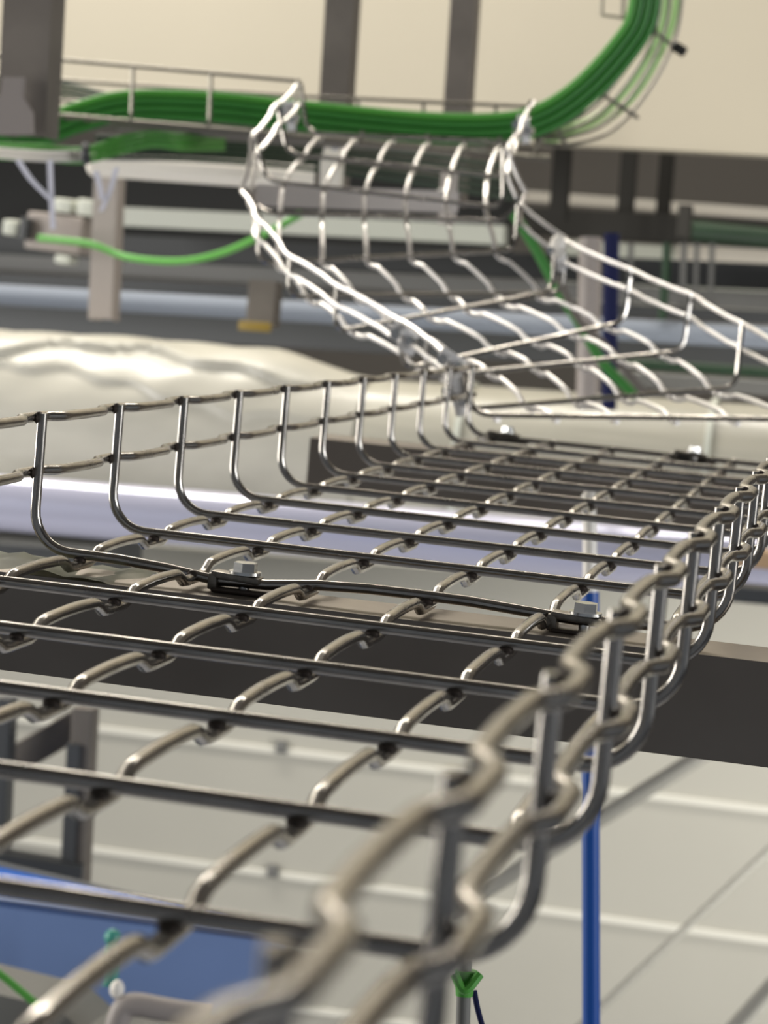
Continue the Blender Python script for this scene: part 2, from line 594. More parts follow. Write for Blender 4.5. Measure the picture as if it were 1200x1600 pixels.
# bracket on the middle post foot
bk = empty('angle_bracket', 'bright steel angle bracket on the post foot behind the top of the climbing tray', 'bracket', loc=at(514, 250, 3.1))
bm = bmesh.new()
ps = local(bk, [at(500, 255, 3.1), at(508, 225, 3.1), at(520, 212, 3.1), at(534, 216, 3.1), at(530, 290, 3.1), at(500, 290, 3.1)])
f = bm.faces.new([bm.verts.new(p) for p in ps])
ex = bmesh.ops.extrude_face_region(bm, geom=[f])
bmesh.ops.translate(bm, verts=[g for g in ex['geom'] if isinstance(g, bmesh.types.BMVert)], vec=(0, 0.02, 0))
link_mesh('plate', bm, M_WHITE, bk, smooth=False)
bm = bmesh.new()
ball(bm, local(bk, [at(524, 222, 3.08)])[0], 0.009, 0, (1, 0.7, 1.3), 12, 8)
link_mesh('bolt', bm, M_BOLT, bk)

bk = empty('angle_bracket', 'steel foot plate with round bolts on the post behind the climbing tray top right', 'bracket', loc=at(700, 310, 2.8))
bm = bmesh.new()
p = local(bk, [at(696, 300, 2.8), at(704, 300, 2.8)])
box(bm, (0, 0, 0), (0.020, 0.008, 0.062), None, 0.002)
link_mesh('plate', bm, M_PINK, bk)
for q in ((690, 302), (703, 318)):
    bm = bmesh.new()
    ball(bm, local(bk, [at(*q, 2.785)])[0], 0.006, 0, (1, 0.8, 1), 12, 8)
    link_mesh('bolt', bm, M_WHITE, bk)

# ------------------------------------------------------------------ cross tray with the green cables
DN, DF = 2.72, 2.97
ct = empty('cable_tray', 'level wire mesh cable tray carrying green cables across the top', 'cable tray', loc=at(440, 170, 2.85))
RC2 = 2.4 * MM


def px_line(x, pts):
    for (x0, y0), (x1, y1) in zip(pts, pts[1:]):
        if x <= x1:
            break
    return y0 + (y1 - y0) * (x - x0) / (x1 - x0)


near_top = [(-60, 84), (90, 93), (470, 127)]
far_top = [(-60, 116), (90, 125), (440, 149), (860, 168)]
NB, FB = 80, 72     # wall height in pixels at each side
for nm, line, d, h in (('side_wire', near_top, DN, 0), ('side_wire', near_top, DN, 34), ('side_wire', far_top, DF, 0), ('side_wire', far_top, DF, 32)):
    if h == 34:
        continue
    bm = bmesh.new()
    x0, x1 = line[0][0], line[-1][0]
    tube(bm, local(ct, [at(x, px_line(x, line) + h, d) for x in range(x0, x1 + 1, 20)] + [at(x1, px_line(x1, line) + h, d)]), RC2, 8)
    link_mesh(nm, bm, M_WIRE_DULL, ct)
for x in (-30, 88, 208, 330, 464):
    yn = px_line(x, near_top)
    yf = px_line(x - 6, far_top)
    bm = bmesh.new()
    tube(bm, local(ct, u_path(at(x, yn, DN), at(x - 3, yn + NB, DN), at(x - 9, yf + FB, DF), at(x - 6, yf, DF), 0.012)), RC2, 8)
    link_mesh('cross_wire', bm, M_WIRE_DULL, ct)
for x in (560, 662, 775, 838):
    yf = px_line(x, far_top)
    bm = bmesh.new()
    LC_ = at(x + 6, yf + 52, DN)
    tube(bm, local(ct, [LC_, at(x - 1, yf + FB - 4, DF - 0.01), at(x - 1, yf + FB * 0.7, DF), at(x, yf, DF)]), RC2, 8)
    link_mesh('cross_wire', bm, M_WIRE_DULL, ct)
for k in range(5):
    t = (k + 0.5) / 5
    bm = bmesh.new()
    pts = []
    for x in range(-60, 861, 20):
        yn = px_line(min(x, 470), near_top) + NB + (0 if x < 470 else (x - 470) * 0.1)
        yf = px_line(x, far_top) + FB
        pts.append(at(x, lerp(yn, yf, t) + 4, lerp(DN, DF, t)))
    tube(bm, local(ct, pts), RC2, 8)
    link_mesh('floor_wire', bm, M_WIRE_DULL, ct)

# the tray bend that rises at the right
rise = empty('cable_tray', 'curved wire mesh cable tray sweeping up at the top right with the green cables', 'cable tray', loc=at(960, 160, 2.95))
CURVES = {
    'outer': [(835, 222), (885, 226), (950, 208), (1000, 160), (1040, 95), (1060, 40), (1068, -40)],
    'o2': [(835, 216), (885, 214), (940, 195), (985, 150), (1022, 90), (1043, 30), (1048, -40)],
    'o3': [(835, 211), (880, 206), (930, 182), (972, 140), (1010, 82), (1030, 25), (1034, -40)],
    'o4': [(835, 206), (875, 198), (925, 168), (960, 130), (1000, 72), (1018, 20), (1023, -40)],
}
for nm, c in CURVES.items():
    for dd in ((2.86,) if nm != 'outer' else (2.86, 3.02)):
        bm = bmesh.new()
        tube(bm, smooth_path(local(rise, [at(x, y, dd) for x, y in c]), 8), 2.4 * MM, 8)
        link_mesh('long_wire', bm, M_WIRE_DULL, rise)
for a, b in (((940, 147), (994, 182)), ((1004, 36), (1060, 78)), ((868, 196), (884, 226))):
    bm = bmesh.new()
    tube(bm, local(rise, [at(*a, 2.85), at(*b, 2.85), at(b[0] + 2, b[1] + 2, 3.03)]), 2.4 * MM, 8)
    link_mesh('cross_wire', bm, M_WIRE_DULL, rise)
bm = bmesh.new()
tube(bm, local(rise, [at(943, -60, 2.85), at(940, 23, 2.85), at(1006, 32, 2.85)]), 2.4 * MM, 8)
tube(bm, local(rise, [at(976, -60, 2.85), at(973, 27, 2.85)]), 2.4 * MM, 8)
link_mesh('side_frame', bm, M_WIRE_DULL, rise)
for px, py, nm in ((1010, 40, 'upper'), (1062, 77, 'lower')):
    o = empty('cable_clip', 'small black clip on the %s edge of the rising curved tray' % ('inner' if nm == 'upper' else 'outer'), 'clip', loc=at(px, py, 2.82), group='black clips on the rising tray')
    bm = bmesh.new()
    box(bm, (0, 0, 0), (0.026 if nm == 'upper' else 0.016, 0.014, 0.012), (0, 0.5, 0), 0.002)
    link_mesh('clip_body', bm, M_DARK, o)
    bm = bmesh.new()
    bmesh.ops.create_cone(bm, cap_ends=True, segments=10, radius1=0.004, radius2=0.004, depth=0.022, matrix=Euler((math.pi / 2, 0, 0)).to_matrix().to_4x4())
    link_mesh('screw', bm, M_DARK, o)

# green cables: each its own
base_run = [(-60, 216), (60, 205), (120, 184), (200, 165), (330, 167), (480, 182), (660, 199), (780, 200), (850, 184), (915, 140), (975, 75), (1003, 25), (1012, -60)]
LAB = ['green cable on the front of the bundle sweeping up at the right', 'green cable along the upper edge of the bundle', 'green cable along the lower edge of the bundle',
       'bright green cable on top of the bundle at the left', 'green cable in the middle of the bundle', 'green cable at the back of the bundle',
       'dark green cable at the back, lowest of the bundle', 'green cable second from the bundle front', 'green cable nearest the inside of the upward bend', 'green cable nearest the tray wires in the upward bend']
OFFS = [(-6.3, 2.792, 'a'), (-19, 2.792, 'b'), (19, 2.792, 'a'), (-12.6, 2.801, 'b'), (6.3, 2.792, 'a'), (-6.3, 2.810, 'a'), (12.6, 2.801, 'a'), (0, 2.801, 'a'), (-19, 2.810, 'b'), (6.3, 2.810, 'a'), (19, 2.810, 'a')]
LAB.append('green cable at the rear lower edge of the bundle')
for n, ((dy, d, kind), lab) in enumerate(zip(OFFS, LAB)):
    pts = []
    for i, (x, y) in enumerate(base_run):
        x0, y0 = base_run[max(i - 1, 0)]
        x1, y1 = base_run[min(i + 1, len(base_run) - 1)]
        tx, ty = x1 - x0, y1 - y0
        l = math.hypot(tx, ty)
        wob = 1.0
        o_ = dy * wob
        pts.append(at(x - ty / l * o_, y + tx / l * o_, d + 0.005 * math.sin(i * 0.8)))
    bm = bmesh.new()
    c = pts[5]
    tube(bm, smooth_path([p - c for p in pts], 8), 0.0044, 10)
    o = link_mesh('green_cable', bm, M_GREEN_B if kind == 'b' else M_GREEN, mw=Matrix.Translation(c))
    tag(o, lab, 'cable', 'green cables in the upper tray')
for n, (dx, lab) in enumerate(((-2, 'pale lime cable on the outer side of the upward bend'), (14, 'pale lime cable nearest the outer tray wire of the upward bend'))):
    run = [(850, 208 + dx * .8), (880, 203 + dx * .8), (935 + dx * .3, 182 + dx * .75), (985 + dx * .75, 135 + dx * .6), (1024 + dx, 70), (1040 + dx, 20), (1044 + dx, -60)]
    pts = [at(x, y, 2.93) for x, y in run]
    bm = bmesh.new()
    c = pts[2]
    tube(bm, smooth_path([p - c for p in pts], 8), 0.0045, 10)
    tag(link_mesh('lime_cable', bm, M_LIME, mw=Matrix.Translation(c)), lab, 'cable', 'pale lime cables')


def cable(name, label, pts, r, m, group=None, cat='cable', seg=10):
    pts = [Vector(p) for p in pts]
    c = pts[len(pts) // 2]
    bm = bmesh.new()
    tube(bm, smooth_path([p - c for p in pts], 8), r, seg)
    return tag(link_mesh(name, bm, m, mw=Matrix.Translation(c)), label, cat, group)


# cables that fan out at the left
for k in range(4):
    cable('green_cable', ['bright green cable looping under the left tray, uppermost of its strand', 'bright green cable looping under the left tray, second of its strand',
                          'bright green cable looping under the left tray, third of its strand', 'bright green cable looping under the left tray, lowest of its strand'][k],
          [at(-60, 224 + 7 * k, 2.72), at(60, 228 + 7 * k, 2.72), at(130, 232 + 7 * k, 2.74), at(190, 214 + 8 * k, 2.78), at(240, 207 + 7 * k, 2.80), at(285, 212 + 7 * k, 2.83), at(350, 212 + 7 * k, 2.94)],
          0.0024, M_GREEN_B, 'looping green cables at the left')
for k in range(3):
    cable('white_cable', 'white cable under the green strand at the left, ' + ['upper', 'middle', 'lower'][k] + ' of three',
          [at(-60, 228 + 6 * k, 2.69), at(0, 233 + 6 * k, 2.685), at(70, 238 + 6 * k, 2.685), at(136, 238 + 6 * k, 2.70)], 0.0021, M_WHITE, 'white cables at the left')
for k in range(4):
    cable('dark_green_cable', ['dark green cable crossing behind the left tray, uppermost', 'dark green cable crossing behind the left tray, second from top',
                               'dark green cable crossing behind the left tray, third from top', 'dark green cable crossing behind the left tray, lowest'][k],
          [at(-40, 126 + 8 * k, 3.2), at(100, 132 + 8 * k, 3.17), at(170, 148 + 8 * k, 3.14), at(260, 162 + 8 * k, 3.12), at(420, 174 + 8 * k, 3.1)],
          0.0029, M_GREEN_D, 'dark green cables at the left')
for k in range(5):
    cable('green_cable', 'dark green cable slung low behind the climbing tray top, ' + ['uppermost', 'second', 'third', 'fourth', 'lowest'][k] + ' of five',
          [at(150, 214 + 8 * k, 3.15), at(300, 218 + 8 * k, 3.2), at(460, 226 + 9 * k, 3.2), at(640, 240 + 11 * k, 3.25), at(800, 262 + 12 * k, 3.35)],
          0.0032, M_GREEN_D, 'dark green cables slung low')
cable('green_cable', 'single green cable sagging below the white batten at the left',
      [at(60, 372, 3.95), at(140, 381, 3.92), at(200, 402, 3.9), at(280, 408, 3.8), at(350, 394, 3.7), at(420, 362, 3.6), at(470, 335, 3.6)], 0.0055, M_GREEN_B)
cable('green_cable', 'green cable falling diagonally behind the right side of the climbing tray',
      [at(800, 330, 3.2), at(835, 385, 3.2), at(870, 450, 3.2), at(905, 505, 3.2), at(945, 570, 3.2), at(1000, 625, 3.2)], 0.007, M_GREEN)
cable('grey_cable', 'grey cable falling beside the green one behind the climbing tray',
      [at(870, 430, 3.1), at(905, 500, 3.1), at(950, 545, 3.1), at(1010, 620, 3.1)], 0.005, M_POST)
cable('dark_green_cable', 'thick dark green cable lying on the dark beam at the right', [at(1080, 360, 4.7), at(1140, 366, 4.7), at(1260, 378, 4.7)], 0.02, M_GREEN_D)
cable('dark_green_cable', 'dark green cable hanging straight down from the dark beam at the right', [at(1042, 380, 4.5), at(1040, 430, 4.5), at(1034, 500, 4.5)], 0.008, M_GREEN_D)
o = cable('cable_binder', 'dark binder strap around the bright green strand at the left', [at(134, 226, 2.69), at(133, 240, 2.68), at(136, 252, 2.69)], 0.005, M_CHAR, cat='strap')

# cable ties with hanging tails
for pts, lab in (([(28, 250), (50, 282), (82, 314)], 'white cable tie tail slanting right below the left post'),
                 ([(78, 250), (80, 300), (83, 358)], 'white cable tie tail hanging straight below the left post'),
                 ([(182, 262), (172, 298), (158, 330)], 'white cable tie tail slanting left under the white batten end'),
                 ([(150, 268), (156, 290), (160, 312)], 'thin white cable tie tail beside the rear post')):
    bm = bmesh.new()
    P = [at(x, y, 2.66) for x, y in pts]
    c = P[0]
    Q = smooth_path([p - c for p in P], 5)
    prev = None
    w = Vector((0.0028, 0, 0.0008))
    th = Vector((0, 0.0012, 0))
    for i, q in enumerate(Q):
        ring = [bm.verts.new(q - w - th), bm.verts.new(q + w - th), bm.verts.new(q + w + th), bm.verts.new(q - w + th)]
        if prev:
            for k in range(4):
                bm.faces.new((prev[k], prev[(k + 1) % 4], ring[(k + 1) % 4], ring[k]))
        else:
            bm.faces.new(ring)
        prev = ring
    bm.faces.new(prev)
    tag(link_mesh('cable_tie', bm, M_TIE, mw=Matrix.Translation(c)), lab, 'cable tie', 'cable ties')

bm = bmesh.new()
box(bm, (0, 0, 0), (0.018, 0.006, 0.007), None, 0.001)
tag(link_mesh('orange_tag', bm, M_ORANGE, mw=Matrix.Translation(at(375, 213, 2.95))), 'small orange tag under the green cables left of the climbing tray', 'tag')

# white batten under the cables
bt = empty('light_batten', 'long white enamelled batten under the green cables, its left end rounded', 'batten', loc=at(330, 265, 3.4))
bm = bmesh.new()
extrude(bm, rect(0.06, 0.037, 0.012), *local(bt, [at(146, 255, 3.4), at(528, 281, 3.4)]))
link_mesh('body', bm, M_WHITE, bt)
bm = bmesh.new()
ball(bm, local(bt, [at(148, 256, 3.4)])[0], 0.0185, 0, (0.6, 1.2, 1), 14, 10)
link_mesh('end_cap', bm, M_WHITE, bt)

# ------------------------------------------------------------------ the big ducts
YD = 2.75
pL, pR = aty(-160, 536 - 12 + 150, YD), aty(1320, 635 + 146, YD)
duct = empty('wrapped_duct', 'large cream plastic duct with a loose film wrap lying left to right behind the trays', 'duct', loc=(pL + pR) / 2)
bm = bmesh.new()
NXD, NTD = 90, 40
axis = (pR - pL)
fr = frame_of(pL, pR)
RD = 0.138


def ring_surface(bm, p, ax, fr, nx, nt, rad, closed=True, t0=0.0, t1=2 * math.pi, cap=True):
    rows = []
    for i in range(nx + 1):
        u = i / nx
        c = p + ax * u
        row = []
        for k in range(nt + (0 if closed else 1)):
            a = t0 + (t1 - t0) * k / nt
            row.append(bm.verts.new(c + fr @ Vector((math.cos(a), math.sin(a), 0)) * rad(u, a)))
        rows.append(row)
    for a, b in zip(rows, rows[1:]):
        m = len(a)
        for k in range(m if closed else m - 1):
            bm.faces.new((a[k], a[(k + 1) % m], b[(k + 1) % m], b[k]))
    if cap and closed:
        bm.faces.new(rows[0])
        bm.faces.new(rows[-1])


lp_, = local(duct, [pL])
ring_surface(bm, lp_, axis, fr, NXD, NTD, lambda u, a: RD + 0.0012 * math.sin(9 * a + 3 * u) + 0.0008 * math.sin(17 * a + u * 5))
link_mesh('duct_body', bm, M_DUCT, duct)
# film wrap, thicker and creased, on the left part
bm = bmesh.new()


def film_r(u, a):
    top = max(0.0, math.sin(a)) ** 1.5
    end = min(1.0, (1 - u) / 0.22)
    end = end * end * (3 - 2 * end)
    w = 0.5 + 0.5 * math.sin(5.0 * a + 9 * u + 1.2 * math.sin(14 * u))
    def sm(x):
        x = min(max(x, 0.0), 1.0)
        return x * x * (3 - 2 * x)
    b1 = 2.02 + 0.16 * math.sin(9 * u + 0.4) + 0.05 * math.sin(31 * u)
    b2 = 2.42 + 0.20 * math.sin(7 * u + 2.2) + 0.04 * math.sin(43 * u)
    lay = 0.013 * sm((b1 - a) / 0.05 + 0.5) + 0.007 * sm((b2 - a) / 0.05 + 0.5)
    fold = 0.0012 * math.sin(40 * u + 9 * a) + 0.0018 * math.sin(13 * u + 5 * a)
    return RD + 0.0035 + end * (0.022 * top * (1 - 0.3 * u) + lay + fold * top)


end_x = aty(585, 590, YD).x
frac = (end_x - pL.x) / axis.x
ring_surface(bm, lp_, axis * frac, fr, 150, 180, film_r, cap=False)
link_mesh('film_wrap', bm, M_FILM, duct)
for f0 in (0.62, 0.865):
    bm = bmesh.new()
    ring_surface(bm, lp_ + axis * f0, axis * 0.006, fr, 1, 40, lambda u, a: RD + 0.006)
    link_mesh('clip_band', bm, M_PALE, duct)

YP = 2.42
qL, qR = aty(-160, 772, YP), aty(1330, 894, YP)
bm = bmesh.new()
frp = frame_of(qL, qR)
ring_surface(bm, Vector((0, 0, 0)), qR - qL, frp, 30, 48, lambda u, a: 0.0425)
tag(link_mesh('lavender_pipe', bm, M_LAV, mw=Matrix.Translation(qL)), 'shiny lavender grey metal pipe running below the cream duct', 'pipe')

# the small things on the duct
for px, py in ((62, 525), (16, 540), (48, 542), (112, 577)):
    bm = bmesh.new()
    p = aty(px, py, 2.55)
    ball(bm, (0, 0, 0), 0.0025, 0, (1, 0.6, 1), 10, 8)
# ------------------------------------------------------------------ background pipes, rails and strips
def hrun(name, label, cat, px0, py0, px1, py1, y, prof=None, r=None, m=M_MID, group=None):
    a, b = aty(px0, py0, y), aty(px1, py1, y)
    bm = bmesh.new()
    if r:
        tube(bm, [Vector((0, 0, 0)), (b - a) * 0.5, b - a], r, 24)
    else:
        extrude(bm, prof, Vector((0, 0, 0)), b - a)
    return tag(link_mesh(name, bm, m, mw=Matrix.Translation(a)), label, cat, group)


def pxm(y, px):          # size in metres of px pixels on plane Y=y
    return px * (y - CAM.y) / 0.9727 / F_PX * 0.985


hrun('pipe', 'blue-grey painted pipe running level behind the cream duct', 'pipe', -150, 452, 1350, 536, 3.6, r=pxm(3.6, 17), m=M_BG)
hrun('steel_rail', 'dark mid-grey rail just under the blue-grey pipe', 'rail', -150, 488, 1350, 572, 3.75, prof=rect(0.05, pxm(3.75, 44)), m=M_CHAR)
hrun('cable_channel', 'pale enamelled channel behind the climbing tray, below the dark gap', 'channel', 196, 339, 790, 368, 4.6, prof=rect(0.06, pxm(4.6, 30)), m=M_PALE)
hrun('steel_rail', 'broad charcoal rail behind the sagging green cable', 'rail', -150, 372, 1350, 440, 4.9, prof=rect(0.08, pxm(4.9, 40)), m=M_CHAR)
hrun('steel_rail', 'grey-green rail behind the sagging green cable', 'rail', -150, 402, 1350, 478, 4.75, prof=rect(0.05, pxm(4.75, 26)), m=M_MID)
hrun('steel_rail', 'charcoal rail between grey-green rail and blue-grey pipe', 'rail', -150, 428, 1350, 504, 4.5, prof=rect(0.05, pxm(4.5, 20)), m=M_CHAR)
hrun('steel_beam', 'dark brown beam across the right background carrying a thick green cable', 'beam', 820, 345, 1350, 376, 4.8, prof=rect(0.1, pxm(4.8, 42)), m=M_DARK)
hrun('cable_channel', 'thin white channel behind the dark posts at the right', 'channel', 820, 307, 1350, 346, 6.2, prof=rect(0.06, pxm(6.2, 17)), m=M_WHITE)
hrun('cable_channel', 'broad pale white channel below the dark beam at the right', 'channel', 1060, 392, 1350, 414, 5.2, prof=rect(0.06, pxm(5.2, 32)), m=M_WHITE)
hrun('cable_channel', 'dull pale channel below the dark beam, left of the broad one', 'channel', 880, 388, 1062, 400, 5.3, prof=rect(0.06, pxm(5.3, 27)), m=M_PALE)
hrun('wall_panel', 'grey background panel behind the right side wires of the climbing tray', 'panel', 880, 432, 1350, 462, 5.6, prof=rect(0.03, pxm(5.6, 42)), m=M_PALE)
hrun('wall_panel', 'dull grey-green panel under the pale panel at the right', 'panel', 880, 470, 1350, 502, 5.5, prof=rect(0.03, pxm(5.5, 34)), m=M_WALL_G)
hrun('steel_rail', 'dark rail low at the right behind the tray transition', 'rail', 960, 590, 1350, 616, 3.2, prof=rect(0.05, pxm(3.2, 22)), m=M_MID)
hrun('green_cable', 'dark green cable along the low rail at the right', 'cable', 960, 566, 1350, 592, 3.3, r=pxm(3.3, 8), m=M_GREEN_D)
hrun('steel_rail', 'brown-grey rail in front of the duct at the lower right', 'rail', 1080, 918, 1350, 944, 2.1, prof=rect(0.05, pxm(2.1, 24)), m=M_CHAR)
hrun('board', 'tan board edge in front of the lavender pipe at the right', 'board', 1146, 868, 1350, 888, 2.2, prof=rect(0.05, pxm(2.2, 26)), m=M_TAN)
for i, (px, w) in enumerate(((985, 8), (1068, 10), (1088, 8), (1112, 8))):
    bar('thin_stanchion', 'thin grey upright behind the right side wires, ' + ['first', 'second', 'third', 'fourth'][i] + ' from the navy column', 'stanchion',
        at(px - 2, 478, 5.4), at(px + 1, 380, 5.4), rect(w * 5.4 / F_PX, 0.012), M_MID, (0, 1, 0), 'thin grey stanchions')
# navy column with a pale sleeve
for (name, lab, x0, x1, px2, ya, yb, d, m) in (
        ('column', 'navy blue column behind the right part of the climbing tray', 942, 966, 0, 640, 365, 3.4, M_NAVY),
        ('column', 'pale cream column just left of the navy one', 903, 938, 0, 640, 372, 3.5, M_BOX)):
    w = (x1 - x0) / F_PX * d
    cpx = (x0 + x1) / 2
    bm = bmesh.new()
    a, b = at(cpx - 3, ya, d), at(cpx + 2, yb, d)
    tube(bm, [Vector((0, 0, 0)), (b - a) * 0.5, b - a], w / 2, 20)
    tag(link_mesh('upright_column', bm, m, mw=Matrix.Translation(a)), lab, 'column')
bm = bmesh.new()
box(bm, (0, 0, 0), (0.05, 0.01, 0.014), None, 0.002)
tag(link_mesh('yellow_marker', bm, M_YELLOW, mw=Matrix.Translation(at(398, 510, 3.6))), 'dull yellow marker in the gap above the cream duct', 'marker')

# small grey machine box at the left
gb = empty('junction_box', 'warm grey junction box with pale fittings left of the rear post', 'box', loc=at(95, 365, 4.3))
k_ = 4.3 / F_PX
bm = bmesh.new()
box(bm, (0, 0, 0), (92 * k_, 0.08, 58 * k_), (0, 0.06, 0), 0.006)
link_mesh('box_body', bm, M_BOX, gb)
for (px, py, w, h) in ((22, 356, 24, 24), (104, 322, 30, 22), (104, 406, 26, 14), (140, 325, 30, 26)):
    bm = bmesh.new()
    q = local(gb, [at(px, py, 4.28)])[0]
    box(bm, q, (w * k_, 0.05, h * k_), (0, 0.06, 0), 0.006)
    link_mesh('fitting', bm, M_PALE, gb)
bm = bmesh.new()
box(bm, local(gb, [at(44, 358, 4.27)])[0], (14 * k_, 0.05, 34 * k_), (0, 0.06, 0), 0.003)
link_mesh('gasket', bm, M_CHAR, gb)

# ------------------------------------------------------------------ pole below and beside the tray
pole = empty('standing_pole', 'pole with a white top and blue shaft standing behind the near strut', 'pole', loc=at(922, 1640, 1.75))
dpl = 1.75
top_p, mid_p, bot_p = local(pole, [at(921, 776, dpl), at(922, 925, dpl), to_floor(at(922, 925, dpl), at(925, 1990, dpl))])
bm = bmesh.new()
tube(bm, [mid_p, lerp(mid_p, bot_p, 0.5), bot_p], 0.0066, 20)
link_mesh('blue_shaft', bm, M_BLUE, pole)
bm = bmesh.new()
tube(bm, [top_p + Vector((0, 0, 0.004)), top_p, top_p - Vector((0, 0, 0.004)), top_p - Vector((0, 0, 0.005)), lerp(top_p, mid_p, 0.3), mid_p], [0.0035, 0.0062, 0.0062, 0.005, 0.0052, 0.0055], 20)
link_mesh('white_top', bm, M_WHITE, pole)

sp = empty('thin_post', 'thin dark post with a green tie round it at the bottom middle', 'post', loc=at(722, 1620, 1.1))
bm = bmesh.new()
a, b = local(sp, [at(726, 1500, 1.1), to_floor(at(726, 1500, 1.1), at(718, 1800, 1.1))])
tube(bm, [a, lerp(a, b, 0.5), b], 0.0034, 16)
link_mesh('shaft', bm, M_ROD, sp)
bm = bmesh.new()
a, b = local(sp, [at(728, 1516, 1.1), at(725, 1556, 1.1)])
tube(bm, [a, lerp(a, b, 0.4), b], [0.0054, 0.0048, 0.0040], 16)
c0, = local(sp, [at(710, 1522, 1.095)])
c1, = local(sp, [at(726, 1548, 1.092)])
c2, = local(sp, [at(750, 1522, 1.095)])
tube(bm, smooth_path([c0, c1, c2], 6), 0.0022, 8)
link_mesh('green_tie', bm, M_GREEN_B, sp)
cable('blue_wire', 'thin dark blue wire beside the thin post at the bottom', [at(741, 1548, 1.12), at(746, 1575, 1.12), at(756, 1615, 1.12), at(766, 1680, 1.12), at(776, 1780, 1.12), at(780, 1900, 1.12)], 0.0014, M_NAVY, cat='wire')

# ------------------------------------------------------------------ lower left equipment
fr_ = empty('equipment_rack', 'grey-green steel frame with a diagonal brace at the lower left', 'frame', loc=at(70, 1340, 3.0))
for (a, b, w, m, nm) in (((132, 1350), (134, 1105), 34, M_POST, 'upright'), ((118, 1345), (120, 1160), 22, M_CHAR, 'upright'), ((8, 1320), (12, 1090), 22, M_CHAR, 'upright'),
                         ((-40, 1225), (140, 1120), 46, M_POST, 'brace'), ((-40, 1335), (130, 1362), 26, M_CHAR, 'lower_rail')):
    bm = bmesh.new()
    w_ = w / F_PX * 3.0
    dd = 3.0 + (0.05 if nm == 'brace' else 0)
    pa_ = at(*a, dd)
    if nm == 'upright':
        pa_.z = 0.0
    extrude(bm, rect(w_, 0.03), *local(fr_, [pa_, at(*b, dd)]), up=(0, 1, 0))
    link_mesh(nm, bm, m, fr_)
hrun('cabinet_edge', 'dark cabinet edge seen under the lavender pipe at the left', 'cabinet', -100, 862, 190, 884, 2.6, prof=rect(0.2, pxm(2.6, 70)), m=M_CHAR)
hrun('cladding_sheet', 'grey-green panel between the lavender pipe and the near strut', 'panel', -100, 880, 1060, 978, 2.9, prof=rect(0.02, pxm(2.9, 120)), m=M_WALL_G)

tp = empty('blue_bin', 'large blue sheet-sided bin at the lower left', 'bin', loc=at(150, 1500, 2.4))
bm = bmesh.new()
ptsF = local(tp, [at(-80, 1394, 2.4), at(440, 1462, 2.4), at(395, 1600, 2.4), at(-80, 1505, 2.4)])
zf = -tp.location.z
ptsF = [ptsF[0], ptsF[1], Vector((ptsF[1].x, ptsF[1].y, zf)), Vector((ptsF[0].x, ptsF[0].y, zf))]
vb = [bm.verts.new(p) for p in ptsF]
f = bm.faces.new(vb)
ex = bmesh.ops.extrude_face_region(bm, geom=[f])
bmesh.ops.translate(bm, verts=[g for g in ex['geom'] if isinstance(g, bmesh.types.BMVert)], vec=(0, 0.02, 0))
link_mesh('front_sheet', bm, M_TARP, tp, smooth=False)
bm = bmesh.new()
q = local(tp, [at(-80, 1394, 2.4), at(440, 1462, 2.4), at(330, 1424, 2.6), at(-80, 1336, 2.85)])
f = bm.faces.new([bm.verts.new(p) for p in q])
ex = bmesh.ops.extrude_face_region(bm, geom=[f])
bmesh.ops.translate(bm, verts=[g for g in ex['geom'] if isinstance(g, bmesh.types.BMVert)], vec=(0, 0, -0.008))
link_mesh('top_sheet', bm, M_TARP_TOP, tp, smooth=False)
bm = bmesh.new()
a, b = local(tp, [at(-80, 1333, 2.84), at(380, 1440, 2.55)])
tube(bm, [a, lerp(a, b, .5), b], 0.004, 10)
link_mesh('rim', bm, M_CHAR, tp)

eq = empty('floor_equipment', 'dark grey equipment with a rounded hose fitting at the lower left corner', 'equipment', loc=at(140, 1640, 2.2))
k2 = 2.2 / F_PX
bm = bmesh.new()
q = local(eq, [at(-60, 1540, 2.2), at(90, 1576, 2.2), at(130, 1612, 2.2), at(300, 1630, 2.2), Vector((at(300, 1760, 2.2).x, at(300, 1760, 2.2).y, 0.0)), Vector((at(-60, 1760, 2.2).x, at(-60, 1760, 2.2).y, 0.0))])
f = bm.faces.new([bm.verts.new(p) for p in q])
ex = bmesh.ops.extrude_face_region(bm, geom=[f])
bmesh.ops.translate(bm, verts=[g for g in ex['geom'] if isinstance(g, bmesh.types.BMVert)], vec=(0.0, 0.08, 0))
link_mesh('housing', bm, M_ROD, eq, smooth=False)
bm = bmesh.new()
tube(bm, smooth_path(local(eq, [at(178, 1640, 2.15), at(186, 1590, 2.15), at(205, 1570, 2.15), at(260, 1578, 2.15), at(330, 1590, 2.15)]), 6), 0.011, 14)
link_mesh('hose', bm, M_BOX, eq)
bm = bmesh.new()
ball(bm, local(eq, [at(183, 1546, 2.15)])[0], 0.0075, 0, (0.9, 0.8, 1.2), 16, 12)
link_mesh('white_knob', bm, M_WHITE, eq)
cable('green_cable', 'thin green cable in the bottom left corner', [at(-20, 1508, 2.1), at(10, 1530, 2.1), at(40, 1555, 2.1), at(70, 1580, 2.1)], 0.0035, M_GREEN_B)
bm = bmesh.new()
bmesh.ops.create_cone(bm, cap_ends=True, segments=20, radius1=0.008, radius2=0.005, depth=0.05, matrix=Matrix.Translation((0, 0, -0.02)))
ball(bm, (0, 0, 0.002), 0.0085, 0, (1, 1, 1), 16, 10)
tag(link_mesh('teal_bottle', bm, M_TEAL, mw=Matrix.Translation(at(176, 1468, 2.3))), 'small teal plastic bottle in front of the blue bin', 'bottle')

